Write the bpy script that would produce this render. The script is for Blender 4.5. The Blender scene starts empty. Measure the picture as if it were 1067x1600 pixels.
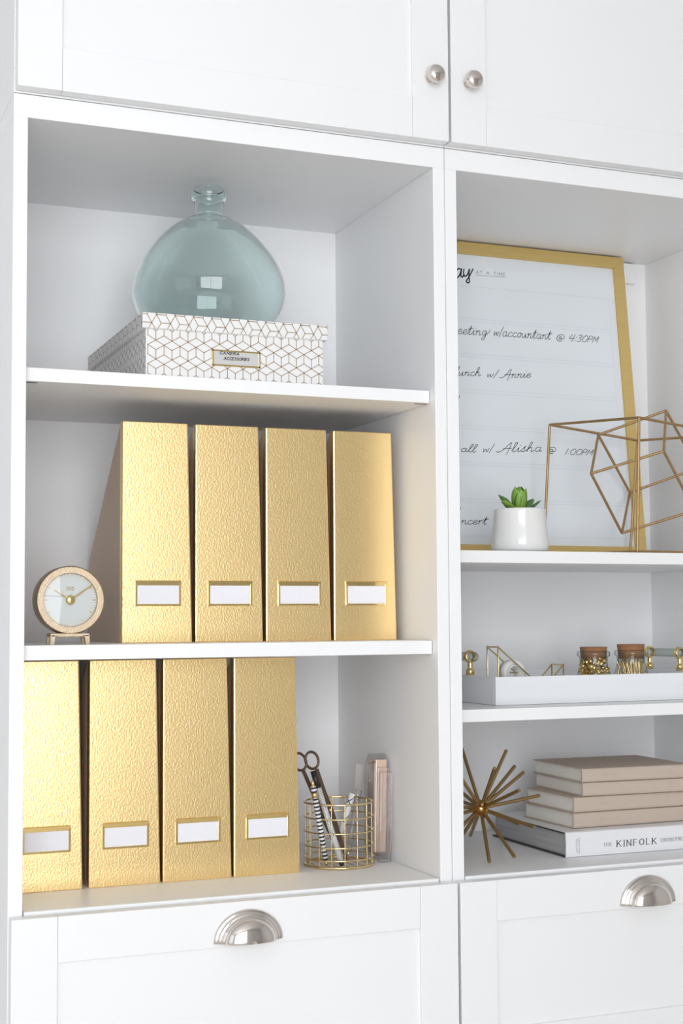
import bpy, bmesh, math, random
from mathutils import Vector, Matrix
random.seed(7)
SC = bpy.context.scene
COL = SC.collection
PI = math.pi

# ------------------------------------------------------------------ camera
F_PX, CX, CY = 2237.58, 533.5, 828.31          # focal length and principal point in photo pixels (1067 x 1600)
PITCH, ROLL, YAW = 0.06248, -0.00661, -0.38271
CAM = Vector((-0.27878, -1.78513, 0.35275))
_fw = Vector((-math.sin(YAW) * math.cos(PITCH), math.cos(YAW) * math.cos(PITCH), math.sin(PITCH)))
_r0 = Vector((math.cos(YAW), math.sin(YAW), 0)); _u0 = _r0.cross(_fw)
RT = _r0 * math.cos(ROLL) + _u0 * math.sin(ROLL)
UP = -_r0 * math.sin(ROLL) + _u0 * math.cos(ROLL)
FW = _fw
cam = bpy.data.cameras.new('camera'); camo = bpy.data.objects.new('camera', cam); COL.objects.link(camo)
cam.sensor_fit = 'VERTICAL'; cam.sensor_height = 36.0; cam.lens = F_PX / 1600 * 36.0
cam.shift_y = (CY - 800) / 1600
cam.clip_start = 0.02
camo.matrix_world = Matrix(((RT.x, UP.x, -FW.x, CAM.x), (RT.y, UP.y, -FW.y, CAM.y), (RT.z, UP.z, -FW.z, CAM.z), (0, 0, 0, 1)))
SC.camera = camo
SC.cycles.transparent_max_bounces = 24

# ------------------------------------------------------------------ world, lights, exposure
w = bpy.data.worlds.new('world'); SC.world = w; w.use_nodes = True
w.node_tree.nodes['Background'].inputs[0].default_value = (0.86, 0.93, 1.0, 1)
w.node_tree.nodes['Background'].inputs[1].default_value = 1.5
SC.view_settings.view_transform = 'Standard'; SC.view_settings.look = 'None'
SC.view_settings.exposure = -0.50; SC.view_settings.gamma = 1.0
SC.view_settings.use_curve_mapping = False
def area(name, loc, rot, sx, sy, power, col):
    l = bpy.data.lights.new(name, 'AREA'); l.shape = 'RECTANGLE'; l.size = sx; l.size_y = sy
    l.energy = power; l.color = col
    o = bpy.data.objects.new(name, l); COL.objects.link(o); o.location = loc; o.rotation_euler = rot
    return o
# daylight entering through the room's two windows (behind the photographer and in the side wall)
area('daylight_front_window', (-0.60, -3.46, 0.55), (PI / 2, 0, 0), 2.2, 2.1, 112, (0.975, 0.985, 1.0))
area('daylight_side_window', (-2.26, -1.7, 0.6), (PI / 2, 0, -PI / 2), 1.7, 1.7, 3, (0.95, 0.975, 1.0))

# ------------------------------------------------------------------ photo pixel -> place
def ray(u, v): return FW + RT * ((u - CX) / F_PX) - UP * ((v - CY) / F_PX)
def atY(u, v, Y): d = ray(u, v); return CAM + d * ((Y - CAM.y) / d.y)
def atZ(u, v, Z): d = ray(u, v); return CAM + d * ((Z - CAM.z) / d.z)

# ------------------------------------------------------------------ materials
MATS = {}
def mat(name, col, rough=0.5, metal=0.0, bump=None, noise=None, trans=0.0, ior=1.45, spec=None, coat=0.0):
    m = bpy.data.materials.new(name); m.use_nodes = True
    nt = m.node_tree; b = nt.nodes['Principled BSDF']
    b.inputs['Base Color'].default_value = (*col, 1); b.inputs['Roughness'].default_value = rough
    b.inputs['Metallic'].default_value = metal; b.inputs['IOR'].default_value = ior
    b.inputs['Transmission Weight'].default_value = trans
    b.inputs['Coat Weight'].default_value = coat
    if spec is not None: b.inputs['Specular IOR Level'].default_value = spec
    tc = nt.nodes.new('ShaderNodeTexCoord')
    if bump:                                        # (scale, strength, distance, xyz stretch)
        mp = nt.nodes.new('ShaderNodeMapping'); mp.inputs['Scale'].default_value = bump[3] if len(bump) > 3 else (1, 1, 1)
        n = nt.nodes.new('ShaderNodeTexNoise'); n.inputs['Scale'].default_value = bump[0]; n.inputs['Detail'].default_value = 3
        bp = nt.nodes.new('ShaderNodeBump'); bp.inputs['Strength'].default_value = bump[1]; bp.inputs['Distance'].default_value = bump[2]
        nt.links.new(tc.outputs['Object'], mp.inputs[0]); nt.links.new(mp.outputs[0], n.inputs['Vector'])
        nt.links.new(n.outputs['Fac'], bp.inputs['Height']); nt.links.new(bp.outputs[0], b.inputs['Normal']); b.inputs['Coat Roughness'].default_value = 0.12
        if coat: nt.links.new(bp.outputs[0], b.inputs['Coat Normal'])
    if noise:                                       # (scale, second colour, stretch)
        mp = nt.nodes.new('ShaderNodeMapping'); mp.inputs['Scale'].default_value = noise[2] if len(noise) > 2 else (1, 1, 1)
        n = nt.nodes.new('ShaderNodeTexNoise'); n.inputs['Scale'].default_value = noise[0]; n.inputs['Detail'].default_value = 4
        mx = nt.nodes.new('ShaderNodeMix'); mx.data_type = 'RGBA'
        mx.inputs['A'].default_value = (*col, 1); mx.inputs['B'].default_value = (*noise[1], 1)
        nt.links.new(tc.outputs['Object'], mp.inputs[0]); nt.links.new(mp.outputs[0], n.inputs['Vector'])
        nt.links.new(n.outputs['Fac'], mx.inputs['Factor']); nt.links.new(mx.outputs['Result'], b.inputs['Base Color'])
    MATS[name] = m
    return m
def math_node(nt, op, a, b=None):
    n = nt.nodes.new('ShaderNodeMath'); n.operation = op
    for i, x in enumerate((a, b)):
        if x is None: continue
        if isinstance(x, (int, float)): n.inputs[i].default_value = x
        else: nt.links.new(x, n.inputs[i])
    return n.outputs[0]
def thin_glass(name, tint, ior=1.45, gloss=1.0):
    """thin clear walls: what is not mirrored at the surface passes straight through"""
    m = bpy.data.materials.new(name); m.use_nodes = True; nt = m.node_tree
    for n in list(nt.nodes): nt.nodes.remove(n)
    o = nt.nodes.new('ShaderNodeOutputMaterial'); mx = nt.nodes.new('ShaderNodeMixShader')
    t = nt.nodes.new('ShaderNodeBsdfTransparent')
    g = nt.nodes.new('ShaderNodeBsdfGlossy'); g.inputs['Roughness'].default_value = 0.03
    ge = nt.nodes.new('ShaderNodeNewGeometry'); dt = nt.nodes.new('ShaderNodeVectorMath'); dt.operation = 'DOT_PRODUCT'
    nt.links.new(ge.outputs['Normal'], dt.inputs[0]); nt.links.new(ge.outputs['Incoming'], dt.inputs[1])
    f0 = ((ior - 1) / (ior + 1)) ** 2 * gloss                      # mirror share of a thin wall, the same from either side
    k = math_node(nt, 'POWER', math_node(nt, 'SUBTRACT', 1.0, math_node(nt, 'ABSOLUTE', dt.outputs['Value'])), 5.0)
    nt.links.new(math_node(nt, 'ADD', math_node(nt, 'MULTIPLY', k, 0.85), f0), mx.inputs[0])
    cm = nt.nodes.new('ShaderNodeMix'); cm.data_type = 'RGBA'        # longer way through the wall where it is seen edge-on
    cm.inputs['A'].default_value = (*tint, 1); cm.inputs['B'].default_value = (*[c ** 2 * .50 for c in tint], 1)
    nt.links.new(math_node(nt, 'POWER', math_node(nt, 'SUBTRACT', 1.0, math_node(nt, 'ABSOLUTE', dt.outputs['Value'])), 2.5), cm.inputs['Factor'])
    nt.links.new(cm.outputs['Result'], t.inputs[0])
    nt.links.new(t.outputs[0], mx.inputs[1]); nt.links.new(g.outputs[0], mx.inputs[2]); nt.links.new(mx.outputs[0], o.inputs[0])
    MATS[name] = m
    return m
WHITE = mat('white_laminate', (0.915, 0.915, 0.925), 0.42, bump=(60, 0.03, 0.0004, (1, 1, 0.15)))
FRONT = mat('white_lacquer', (0.885, 0.887, 0.90), 0.38)
WALL = mat('wall_paint', (0.74, 0.74, 0.74), 0.8, bump=(220, 0.05, 0.001))
CEIL = mat('ceiling_paint', (0.75, 0.75, 0.75), 0.9)
FLOOR = mat('pale_oak_floor', (0.74, 0.70, 0.64), 0.45, noise=(6, (0.66, 0.61, 0.54), (1, 12, 1)))
DARK = mat('dark_gap', (0.035, 0.032, 0.03), 0.7)
NICKEL = mat('polished_nickel', (0.76, 0.70, 0.66), 0.10, 1.0)
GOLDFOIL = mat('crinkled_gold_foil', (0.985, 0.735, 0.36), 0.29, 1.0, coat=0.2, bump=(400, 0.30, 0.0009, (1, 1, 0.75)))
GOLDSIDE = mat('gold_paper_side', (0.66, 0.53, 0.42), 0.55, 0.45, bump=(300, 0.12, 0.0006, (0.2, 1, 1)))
CARDBROWN = mat('file_inside', (0.30, 0.23, 0.16), 0.8)
BRASS = mat('polished_brass', (0.88, 0.67, 0.30), 0.12, 1.0)
GOLDWIRE = mat('gold_wire', (0.83, 0.66, 0.36), 0.18, 1.0)
CHAMP = mat('champagne_metal', (0.62, 0.50, 0.36), 0.42, 1.0, bump=(700, 0.8, 0.001))
CHAMPSIDE = mat('champagne_metal_side', (0.52, 0.42, 0.31), 0.34, 1.0)
DIAL = mat('clock_dial', (0.66, 0.69, 0.69), 0.35)
PAPER = mat('white_card', (0.84, 0.84, 0.90), 0.6)
INK = mat('black_ink', (0.02, 0.02, 0.022), 0.6)
GREYINK = mat('grey_print', (0.30, 0.31, 0.33), 0.6)
RULE = mat('pale_rule', (0.66, 0.70, 0.74), 0.6)
BOARD = mat('whiteboard_sheet', (0.80, 0.84, 0.885), 0.22)
GOLDFRAME = mat('brushed_gold_frame', (0.66, 0.47, 0.16), 0.42, 0.55, noise=(14, (0.74, 0.56, 0.24), (1, 9, 9)), bump=(120, 0.1, 0.0005, (0.15, 1, 1)))
ANTIQUE = mat('antique_gold_bar', (0.56, 0.38, 0.19), 0.40, 0.9, noise=(90, (0.36, 0.22, 0.10)))
BRONZE = mat('aged_brass_rod', (0.47, 0.32, 0.15), 0.33, 1.0)
CERAMIC = mat('white_ceramic', (0.83, 0.825, 0.815), 0.16, coat=0.4, bump=(38, 0.05, 0.001, (0.3, 0.3, 3)))
SOIL = mat('soil', (0.05, 0.035, 0.025), 0.95)
LEAF = mat('succulent_leaf', (0.16, 0.33, 0.045), 0.4, noise=(55, (0.27, 0.46, 0.08)))
LEAFD = mat('succulent_leaf_dark', (0.06, 0.17, 0.035), 0.4, noise=(55, (0.14, 0.30, 0.06)))
BOXPAPER = mat('box_paper', (0.84, 0.835, 0.835), 0.55)
PATTERN = mat('gold_brown_print', (0.36, 0.25, 0.14), 0.45, 0.3)
LABELGREY = mat('grey_label_card', (0.60, 0.59, 0.58), 0.6)
BEIGE = mat('beige_cloth_cover', (0.565, 0.465, 0.39), 0.75, bump=(420, 0.12, 0.0005))
EMBOSS = mat('embossed_beige', (0.47, 0.385, 0.32), 0.75)
PAGES = mat('cream_pages', (0.88, 0.86, 0.79), 0.8, bump=(700, 0.35, 0.0006, (0.02, 0.02, 1)))
PAGESGREY = mat('colour_printed_page_edges', (0.62, 0.62, 0.63), 0.7, noise=(260, (0.27, 0.275, 0.29), (0.03, 0.03, 1)))
BOOKWHITE = mat('white_book_jacket', (0.84, 0.84, 0.865), 0.4)
BOOKEDGE = mat('black_book_board', (0.05, 0.05, 0.055), 0.6)
CORK = mat('cork', (0.47, 0.24, 0.12), 0.85, noise=(160, (0.27, 0.12, 0.055)), bump=(200, 0.4, 0.001))
TRAYW = mat('white_tray_lacquer', (0.87, 0.885, 0.91), 0.3)
TAPE = mat('frosted_tape', (0.84, 0.84, 0.82), 0.25)
TAPECORE = mat('tape_core', (0.82, 0.82, 0.80), 0.4)
ROSE = mat('rose_gold', (0.86, 0.66, 0.55), 0.22, 1.0)
SCISS = mat('dark_bronze', (0.13, 0.085, 0.06), 0.38, 0.8)
BLACK = mat('black_plastic', (0.02, 0.02, 0.02), 0.35)
VASE = mat('teal_glass', (0.87, 0.96, 0.952), 0.0, trans=1.0, ior=1.45)
JARGLASS = thin_glass('jar_glass', (0.93, 0.95, 0.945), 1.5)
ACRYL = thin_glass('clear_acrylic', (0.975, 0.972, 0.968), 1.5, 1.3)
ROD = thin_glass('acrylic_rod', (0.87, 0.905, 0.895), 1.5, 1.5)
CLOCKGLASS = thin_glass('clock_glass', (0.985, 0.99, 0.99), 1.5)
WINDOWFRAME = mat('window_frame_paint', (0.80, 0.80, 0.79), 0.5)

def pen_mat(name, kind):
    m = mat(name, (0.82, 0.82, 0.82), 0.35); nt = m.node_tree; b = nt.nodes['Principled BSDF']
    tc = nt.nodes.new('ShaderNodeTexCoord'); sp = nt.nodes.new('ShaderNodeSeparateXYZ'); nt.links.new(tc.outputs['Object'], sp.inputs[0])
    x, y, z = sp.outputs
    if kind == 'rings':
        f = math_node(nt, 'GREATER_THAN', math_node(nt, 'FRACT', math_node(nt, 'MULTIPLY', z, 185.0)), 0.52)
    elif kind == 'dots':
        ang = math_node(nt, 'MULTIPLY', math_node(nt, 'ARCTAN2', y, x), 9 / (2 * PI)); zz = math_node(nt, 'MULTIPLY', z, 420.0)
        row = math_node(nt, 'MULTIPLY', math_node(nt, 'FLOOR', zz), 0.5)
        a = math_node(nt, 'SUBTRACT', math_node(nt, 'FRACT', math_node(nt, 'ADD', math_node(nt, 'ADD', ang, row), 40.0)), 0.5)
        c = math_node(nt, 'SUBTRACT', math_node(nt, 'FRACT', zz), 0.5)
        d = math_node(nt, 'ADD', math_node(nt, 'MULTIPLY', a, a), math_node(nt, 'MULTIPLY', c, c))
        f = math_node(nt, 'LESS_THAN', d, 0.065)
    else:
        ang = math_node(nt, 'MULTIPLY', math_node(nt, 'ARCTAN2', y, x), 1 / (2 * PI)); zz = math_node(nt, 'MULTIPLY', z, 34.0)
        a = math_node(nt, 'ABSOLUTE', math_node(nt, 'SUBTRACT', math_node(nt, 'FRACT', math_node(nt, 'ADD', math_node(nt, 'ADD', zz, ang), 10.0)), 0.5))
        c = math_node(nt, 'ABSOLUTE', math_node(nt, 'SUBTRACT', math_node(nt, 'FRACT', math_node(nt, 'ADD', math_node(nt, 'SUBTRACT', zz, ang), 10.0)), 0.5))
        f = math_node(nt, 'LESS_THAN', math_node(nt, 'MINIMUM', a, c), 0.035)
    mx = nt.nodes.new('ShaderNodeMix'); mx.data_type = 'RGBA'
    mx.inputs['A'].default_value = (0.82, 0.82, 0.83, 1); mx.inputs['B'].default_value = (0.03, 0.032, 0.04, 1)
    nt.links.new(f, mx.inputs['Factor']); nt.links.new(mx.outputs['Result'], b.inputs['Base Color'])
    return m
PEN_RINGS = pen_mat('ringed_pen_barrel', 'rings'); PEN_DOTS = pen_mat('dotted_pen_barrel', 'dots'); PEN_X = pen_mat('crossed_pen_barrel', 'cross')

# ------------------------------------------------------------------ mesh builder
class MB:
    def __init__(s): s.v = []; s.f = []; s.sm = []
    def add(s, vs, fs, smooth=False):
        o = len(s.v); s.v += [Vector(p) for p in vs]; s.f += [tuple(i + o for i in f) for f in fs]; s.sm += [smooth] * len(fs)
        return s
    def box(s, x0, x1, y0, y1, z0, z1, bev=0.0, seg=2):
        bm = bmesh.new(); bmesh.ops.create_cube(bm, size=1)
        for v in bm.verts: v.co = Vector(((x0 + x1) / 2 + v.co.x * (x1 - x0), (y0 + y1) / 2 + v.co.y * (y1 - y0), (z0 + z1) / 2 + v.co.z * (z1 - z0)))
        if bev: bmesh.ops.bevel(bm, geom=bm.edges[:], offset=bev, segments=seg, affect='EDGES', profile=0.5)
        bm.verts.index_update(); s.add([v.co.copy() for v in bm.verts], [[v.index for v in f.verts] for f in bm.faces]); bm.free(); return s
    def tube(s, pts, r, n=10, closed=False, caps=True, taper=None):
        pts = [Vector(p) for p in pts]; N = len(pts); rings = []
        t0 = (pts[1] - pts[0]).normalized(); ref = Vector((0, 0, 1)) if abs(t0.z) < 0.9 else Vector((1, 0, 0))
        nrm = (ref - t0 * ref.dot(t0)).normalized()
        for i, p in enumerate(pts):
            a = pts[i - 1] if (i > 0 or closed) else p; b = pts[(i + 1) % N] if (i < N - 1 or closed) else p
            t = (b - a).normalized(); nrm = (nrm - t * nrm.dot(t)).normalized(); bn = t.cross(nrm)
            rr = taper[i] if taper else r
            if 0 < i < N - 1 or closed:
                e1 = (p - a).normalized(); c = max(0.5, e1.dot(t)); rr = rr / c if not taper else rr
            rings.append([p + (nrm * math.cos(2 * PI * k / n) + bn * math.sin(2 * PI * k / n)) * rr for k in range(n)])
        vs = [v for rg in rings for v in rg]; fs = []
        for i in range(N if closed else N - 1):
            j = (i + 1) % N
            fs += [(i * n + k, i * n + (k + 1) % n, j * n + (k + 1) % n, j * n + k) for k in range(n)]
        s.add(vs, fs, True)
        if caps and not closed: s.add(rings[0], [tuple(range(n))[::-1]]); s.add(rings[-1], [tuple(range(n))])
        return s
    def lathe(s, prof, n=48, org=(0, 0, 0), axis='z', a0=0.0, a1=2 * PI, zs=1.0, smooth=True):
        """prof: (r, h) pairs; axis z: h is up; axis y: h points to the viewer (-y)"""
        full = abs(a1 - a0 - 2 * PI) < 1e-6; m = n if full else n + 1; vs = []
        for r, h in prof:
            for k in range(m):
                a = a0 + (a1 - a0) * k / n; c, q = r * math.cos(a), r * math.sin(a)
                vs.append(Vector(org) + (Vector((c, q, h)) if axis == 'z' else Vector((c, -h, q * zs)) if axis == 'y' else Vector((h, c, q))))
        fs = []
        for i in range(len(prof) - 1):
            for k in range(n):
                k2 = (k + 1) % m; fs.append((i * m + k, i * m + k2, (i + 1) * m + k2, (i + 1) * m + k))
        return s.add(vs, fs, smooth)
    def prism(s, poly, h0, h1, axis='x'):
        """extrude a 2-D outline along an axis: x -> (y, z) outline, y -> (x, z), z -> (x, y)"""
        mk = {'x': lambda p, h: (h, p[0], p[1]), 'y': lambda p, h: (p[0], h, p[1]), 'z': lambda p, h: (p[0], p[1], h)}[axis]
        n = len(poly); vs = [mk(p, h0) for p in poly] + [mk(p, h1) for p in poly]
        return s.add(vs, [tuple(range(n))[::-1], tuple(range(n, 2 * n))] + [(k, (k + 1) % n, n + (k + 1) % n, n + k) for k in range(n)])
    def ribbon(s, pts, w, org, ux, uy):
        """flat print: strokes of width w in the plane org + x*ux + y*uy"""
        for (x0, y0), (x1, y1) in zip(pts, pts[1:]):
            dx, dy = x1 - x0, y1 - y0; L = math.hypot(dx, dy)
            if L < 1e-9: continue
            ex, ey = dx / L * w * 0.35, dy / L * w * 0.35; nx, ny = -dy / L * w / 2, dx / L * w / 2
            q = [(x0 - ex + nx, y0 - ey + ny), (x0 - ex - nx, y0 - ey - ny), (x1 + ex - nx, y1 + ey - ny), (x1 + ex + nx, y1 + ey + ny)]
            s.add([org + ux * a + uy * b for a, b in q], [(0, 1, 2, 3)])
        return s
    def build(s, name, m, parent=None, world=True, fix=True):
        inv = MW[parent.name].inverted() if (parent is not None and world) else Matrix.Identity(4)
        me = bpy.data.meshes.new(name); me.from_pydata([inv @ v for v in s.v], [], s.f); me.materials.append(m)
        me.polygons.foreach_set('use_smooth', s.sm)
        if fix:
            bm = bmesh.new(); bm.from_mesh(me); bmesh.ops.recalc_face_normals(bm, faces=bm.faces[:]); bm.to_mesh(me); bm.free()
        me.update()
        o = bpy.data.objects.new(name, me); COL.objects.link(o)
        if parent is not None: o.parent = parent; MW[o.name] = MW[parent.name].copy()
        else: MW[o.name] = Matrix.Identity(4)
        return o
MW = {}
def thing(name, label, cat, loc=(0, 0, 0), rotz=0.0, group=None):
    o = bpy.data.objects.new(name, None); COL.objects.link(o); o.empty_display_size = 0.02
    M = Matrix.Translation(Vector(loc)) @ Matrix.Rotation(rotz, 4, 'Z'); o.matrix_world = M; MW[o.name] = M
    return tag(o, label, cat, group)
def tag(o, label, cat, group=None):
    o['label'] = label; o['category'] = cat
    if group: o['group'] = group
    return o
def struct(o): o['kind'] = 'structure'; return o
def spline(pts, k=6, closed=False):
    P = [Vector(p) for p in pts]; out = []; N = len(P)
    for i in range(N if closed else N - 1):
        p0 = P[i - 1] if (i > 0 or closed) else P[i]; p1 = P[i]; p2 = P[(i + 1) % N]; p3 = P[(i + 2) % N] if (i + 2 < N or closed) else p2
        for j in range(k):
            t = j / k
            out.append(0.5 * ((2 * p1) + (p2 - p0) * t + (2 * p0 - 5 * p1 + 4 * p2 - p3) * t * t + (3 * p1 - p0 - 3 * p2 + p3) * t ** 3))
    if not closed: out.append(P[-1])
    return out

# ------------------------------------------------------------------ lettering (single strokes on a unit grid: baseline 0, capitals 1)
O_ = [(0.35 + 0.33 * math.sin(a), 0.5 + 0.5 * math.cos(a)) for a in [2 * PI * k / 14 for k in range(15)]]
CAPS = {
 'A': ([[(0, 0), (.36, 1), (.72, 0)], [(.13, .36), (.59, .36)]], .74), 'C': ([[(.62, .82), (.4, 1), (.12, .8), (.02, .5), (.12, .2), (.4, 0), (.62, .18)]], .66),
 'D': ([[(0, 0), (0, 1), (.35, 1), (.6, .7), (.6, .3), (.35, 0), (0, 0)]], .64), 'E': ([[(.5, 1), (0, 1), (0, 0), (.5, 0)], [(0, .52), (.42, .52)]], .54),
 'F': ([[(.5, 1), (0, 1), (0, 0)], [(0, .52), (.42, .52)]], .52), 'H': ([[(0, 0), (0, 1)], [(.6, 0), (.6, 1)], [(0, .5), (.6, .5)]], .64),
 'I': ([[(.05, 0), (.05, 1)]], .1), 'K': ([[(0, 0), (0, 1)], [(.58, 1), (0, .42)], [(.18, .58), (.62, 0)]], .64), 'L': ([[(0, 1), (0, 0), (.5, 0)]], .52),
 'M': ([[(0, 0), (.06, 1), (.4, .2), (.74, 1), (.8, 0)]], .82), 'N': ([[(0, 0), (0, 1), (.6, 0), (.6, 1)]], .64), 'O': ([O_], .7),
 'P': ([[(0, 0), (0, 1), (.36, 1), (.52, .78), (.36, .5), (0, .5)]], .54), 'R': ([[(0, 0), (0, 1), (.36, 1), (.52, .78), (.36, .52), (0, .52)], [(.26, .52), (.56, 0)]], .58),
 'S': ([[(.5, .84), (.28, 1), (.06, .8), (.14, .58), (.42, .44), (.5, .2), (.26, 0), (.02, .14)]], .54), 'T': ([[(0, 1), (.64, 1)], [(.32, 1), (.32, 0)]], .64),
 'U': ([[(0, 1), (0, .25), (.15, 0), (.42, 0), (.58, .25), (.58, 1)]], .62), 'W': ([[(0, 1), (.22, 0), (.45, .8), (.68, 0), (.9, 1)]], .92), ' ': ([], .42)}
HAND = {
 'a': ([[(.42, .4), (.25, .47), (.08, .3), (.1, .06), (.25, 0), (.4, .15), (.43, .42), (.42, .08), (.5, 0), (.58, .08)]], .55),
 'c': ([[(.4, .38), (.25, .46), (.08, .28), (.1, .05), (.28, 0), (.45, .1)]], .43), 'e': ([[(.04, .14), (.35, .28), (.36, .42), (.22, .47), (.07, .25), (.12, .03), (.3, 0), (.48, .12)]], .46),
 'g': ([[(.4, .4), (.25, .47), (.08, .3), (.12, .08), (.28, .06), (.4, .25), (.43, .42), (.4, -.2), (.28, -.45), (.12, -.35), (.3, -.1), (.62, .3), (.72, .5), (.66, .62)]], .8),
 'h': ([[(0, .1), (.2, .5), (.28, .95), (.2, 1), (.12, .7), (.08, 0)], [(.08, .2), (.25, .44), (.36, .4), (.36, .05), (.45, 0), (.58, .14)]], .56),
 'i': ([[(.02, .1), (.15, .44), (.14, .06), (.22, 0), (.32, .1)], [(.2, .64), (.23, .68)]], .3), 'l': ([[(0, .1), (.2, .6), (.26, .95), (.17, 1), (.1, .7), (.1, .08), (.2, 0), (.32, .1)]], .3),
 'm': ([[(.02, .3), (.1, .44), (.1, 0)], [(.1, .25), (.22, .44), (.3, .38), (.3, 0)], [(.3, .25), (.42, .44), (.5, .38), (.5, .06), (.58, 0), (.64, .06)]], .64),
 'n': ([[(.02, .32), (.1, .44), (.1, 0)], [(.1, .25), (.26, .44), (.36, .38), (.36, .06), (.44, 0), (.54, .1)]], .52),
 'o': ([[(.28, .46), (.1, .36), (.08, .12), (.22, 0), (.38, .12), (.38, .34), (.28, .46), (.36, .36), (.52, .4)]], .46),
 'p': ([[(.05, .35), (.12, .45), (.08, -.38)], [(.1, .3), (.25, .46), (.4, .36), (.36, .1), (.2, .02), (.1, .1)]], .46), 'r': ([[(.02, .3), (.1, .44), (.1, 0)], [(.1, .25), (.22, .44), (.38, .4)]], .38),
 's': ([[(.0, .08), (.2, .45), (.28, .6), (.24, .35), (.32, .1), (.18, 0), (.05, .05)], [(.18, 0), (.42, .12)]], .38), 't': ([[(.02, .1), (.22, .85), (.15, .08), (.25, 0), (.36, .1)], [(-.02, .52), (.42, .6)]], .36),
 'u': ([[(.05, .42), (.06, .1), (.16, 0), (.3, .12), (.38, .42), (.38, .08), (.46, 0), (.56, .1)]], .54), 'w': ([[(.03, .42), (.1, .02), (.24, .35), (.36, .02), (.5, .44)]], .52),
 '/': ([[(.05, -.1), (.3, .95)]], .3), '@': ([[(.62, .3), (.5, .58), (.34, .5), (.3, .25), (.45, .18), (.6, .4), (.64, .2), (.82, .3), (.86, .6), (.66, .88), (.34, .86), (.08, .55), (.12, .12), (.4, -.1), (.7, -.02)]], .9),
 '4': ([[(.2, 1), (.02, .42), (.5, .45)], [(.46, 1), (.34, -.05)]], .55), ':': ([[(.05, .15), (.09, .2)], [(.1, .6), (.14, .65)]], .22), '3': ([[(.05, .9), (.3, 1), (.42, .8), (.2, .55), (.42, .35), (.3, .05), (.02, .06)]], .5),
 '0': ([[(.3, 1), (.08, .7), (.05, .25), (.22, 0), (.45, .2), (.5, .7), (.3, 1)]], .56), '1': ([[(.25, 1), (.12, 0)]], .3),
 'A': ([[(-.42, .1), (-.22, .0), (.1, .28), (.5, 1), (.42, -.3)], [(.02, .34), (.62, .4)]], .66), 'P': ([[(.02, 0), (.08, .9), (.38, .85), (.36, .5), (.05, .45)]], .46), 'M': ([[(.02, 0), (.12, .85), (.3, .3), (.5, .9), (.5, 0)]], .62), ' ': ([], .3)}
def word(mb, text, a, b, cap, w, place, font=HAND, gap=0.06, slant=0.0, smooth=True, serif=False):
    """write text from photo pixel a to b (baseline), capitals cap pixels tall; place(u, v) -> point on the surface as (x, y) and the surface frame"""
    glyphs = []; x = 0.0
    for ch in text: st, gw = font[ch]; glyphs.append((st, x)); x += gw + gap
    tot = x - gap; A = Vector(place.xy(*a)); B = Vector(place.xy(*b)); ex = (B - A) / tot; e1 = Vector(place.xy(a[0], a[1] - cap)); ey = e1 - A
    for st, x0 in glyphs:
        for pl in st:
            pts = [A + ex * (x0 + px + slant * py) + ey * py for px, py in pl]
            if smooth and len(pts) > 2: pts = [p.to_2d() for p in spline([(p.x, p.y, 0) for p in pts], 4)]
            if not serif: mb.ribbon([(p.x, p.y) for p in pts], w, place.org, place.ux, place.uy)
            else:
                for p, q in zip(pts, pts[1:]):                       # thick uprights, thin cross strokes
                    k = abs((q - p).normalized().dot(ey.normalized())); mb.ribbon([tuple(p), tuple(q)], w * (.6 + .95 * k), place.org, place.ux, place.uy)
            if serif:
                for p, q in ((pts[0], pts[1]), (pts[-1], pts[-2])):
                    d = (p - q).normalized()
                    if abs(d.dot(ey.normalized())) > 0.75:
                        h = ex.normalized() * w * 1.6; mb.ribbon([tuple(p - h), tuple(p + h)], w * 0.5, place.org, place.ux, place.uy)
class Plane:
    def __init__(s, org, ux, uy, lift=0.0004):
        s.ux = Vector(ux).normalized(); s.uy = Vector(uy).normalized(); n = s.ux.cross(s.uy)
        s.n = n if n.dot(CAM - Vector(org)) > 0 else -n; s.o = Vector(org); s.org = s.o + s.n * lift
    def xy(s, u, v):
        d = ray(u, v); X = CAM + d * ((s.o - CAM).dot(s.n) / d.dot(s.n)) - s.o
        return X.dot(s.ux), X.dot(s.uy)

# ================================================================== THE ROOM
W, T, D = 0.6, 0.0183, 0.3714                # unit width, side panel thickness, inner depth
ZT = 0.9865                                  # underside of the open units' top
RX0, RX1, RY0, RY1, RZ0, RZ1 = -2.2, 2.7, -3.4, 0.392, -0.86, 1.84
m = MB().box(RX0 - .1, RX1 + .1, RY0 - .1, RY1 + .1, RZ0 - .1, RZ0); struct(m.build('floor', FLOOR))
m = MB().box(RX0 - .1, RX1 + .1, RY0 - .1, RY1 + .1, RZ1, RZ1 + .1); struct(m.build('ceiling', CEIL))
m = MB().box(RX0 - .1, RX1 + .1, RY1, RY1 + .1, RZ0, RZ1); struct(m.build('wall_back', WALL))
m = MB().box(RX1, RX1 + .1, RY0, RY1, RZ0, RZ1); struct(m.build('wall_right', WALL))
wy0, wy1, wz0, wz1 = -2.55, -0.85, -0.25, 1.45
m = MB().box(RX0 - .1, RX0, RY0, wy0, RZ0, RZ1).box(RX0 - .1, RX0, wy1, RY1, RZ0, RZ1).box(RX0 - .1, RX0, wy0, wy1, RZ0, wz0).box(RX0 - .1, RX0, wy0, wy1, wz1, RZ1)
struct(m.build('wall_left', WALL))
fx0, fx1, fz0, fz1 = -1.7, 0.5, -0.5, 1.6
m = MB().box(RX0, fx0, RY0 - .1, RY0, RZ0, RZ1).box(fx1, RX1, RY0 - .1, RY0, RZ0, RZ1).box(fx0, fx1, RY0 - .1, RY0, RZ0, fz0).box(fx0, fx1, RY0 - .1, RY0, fz1, RZ1)
struct(m.build('wall_front', WALL))
b = 0.05
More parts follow.
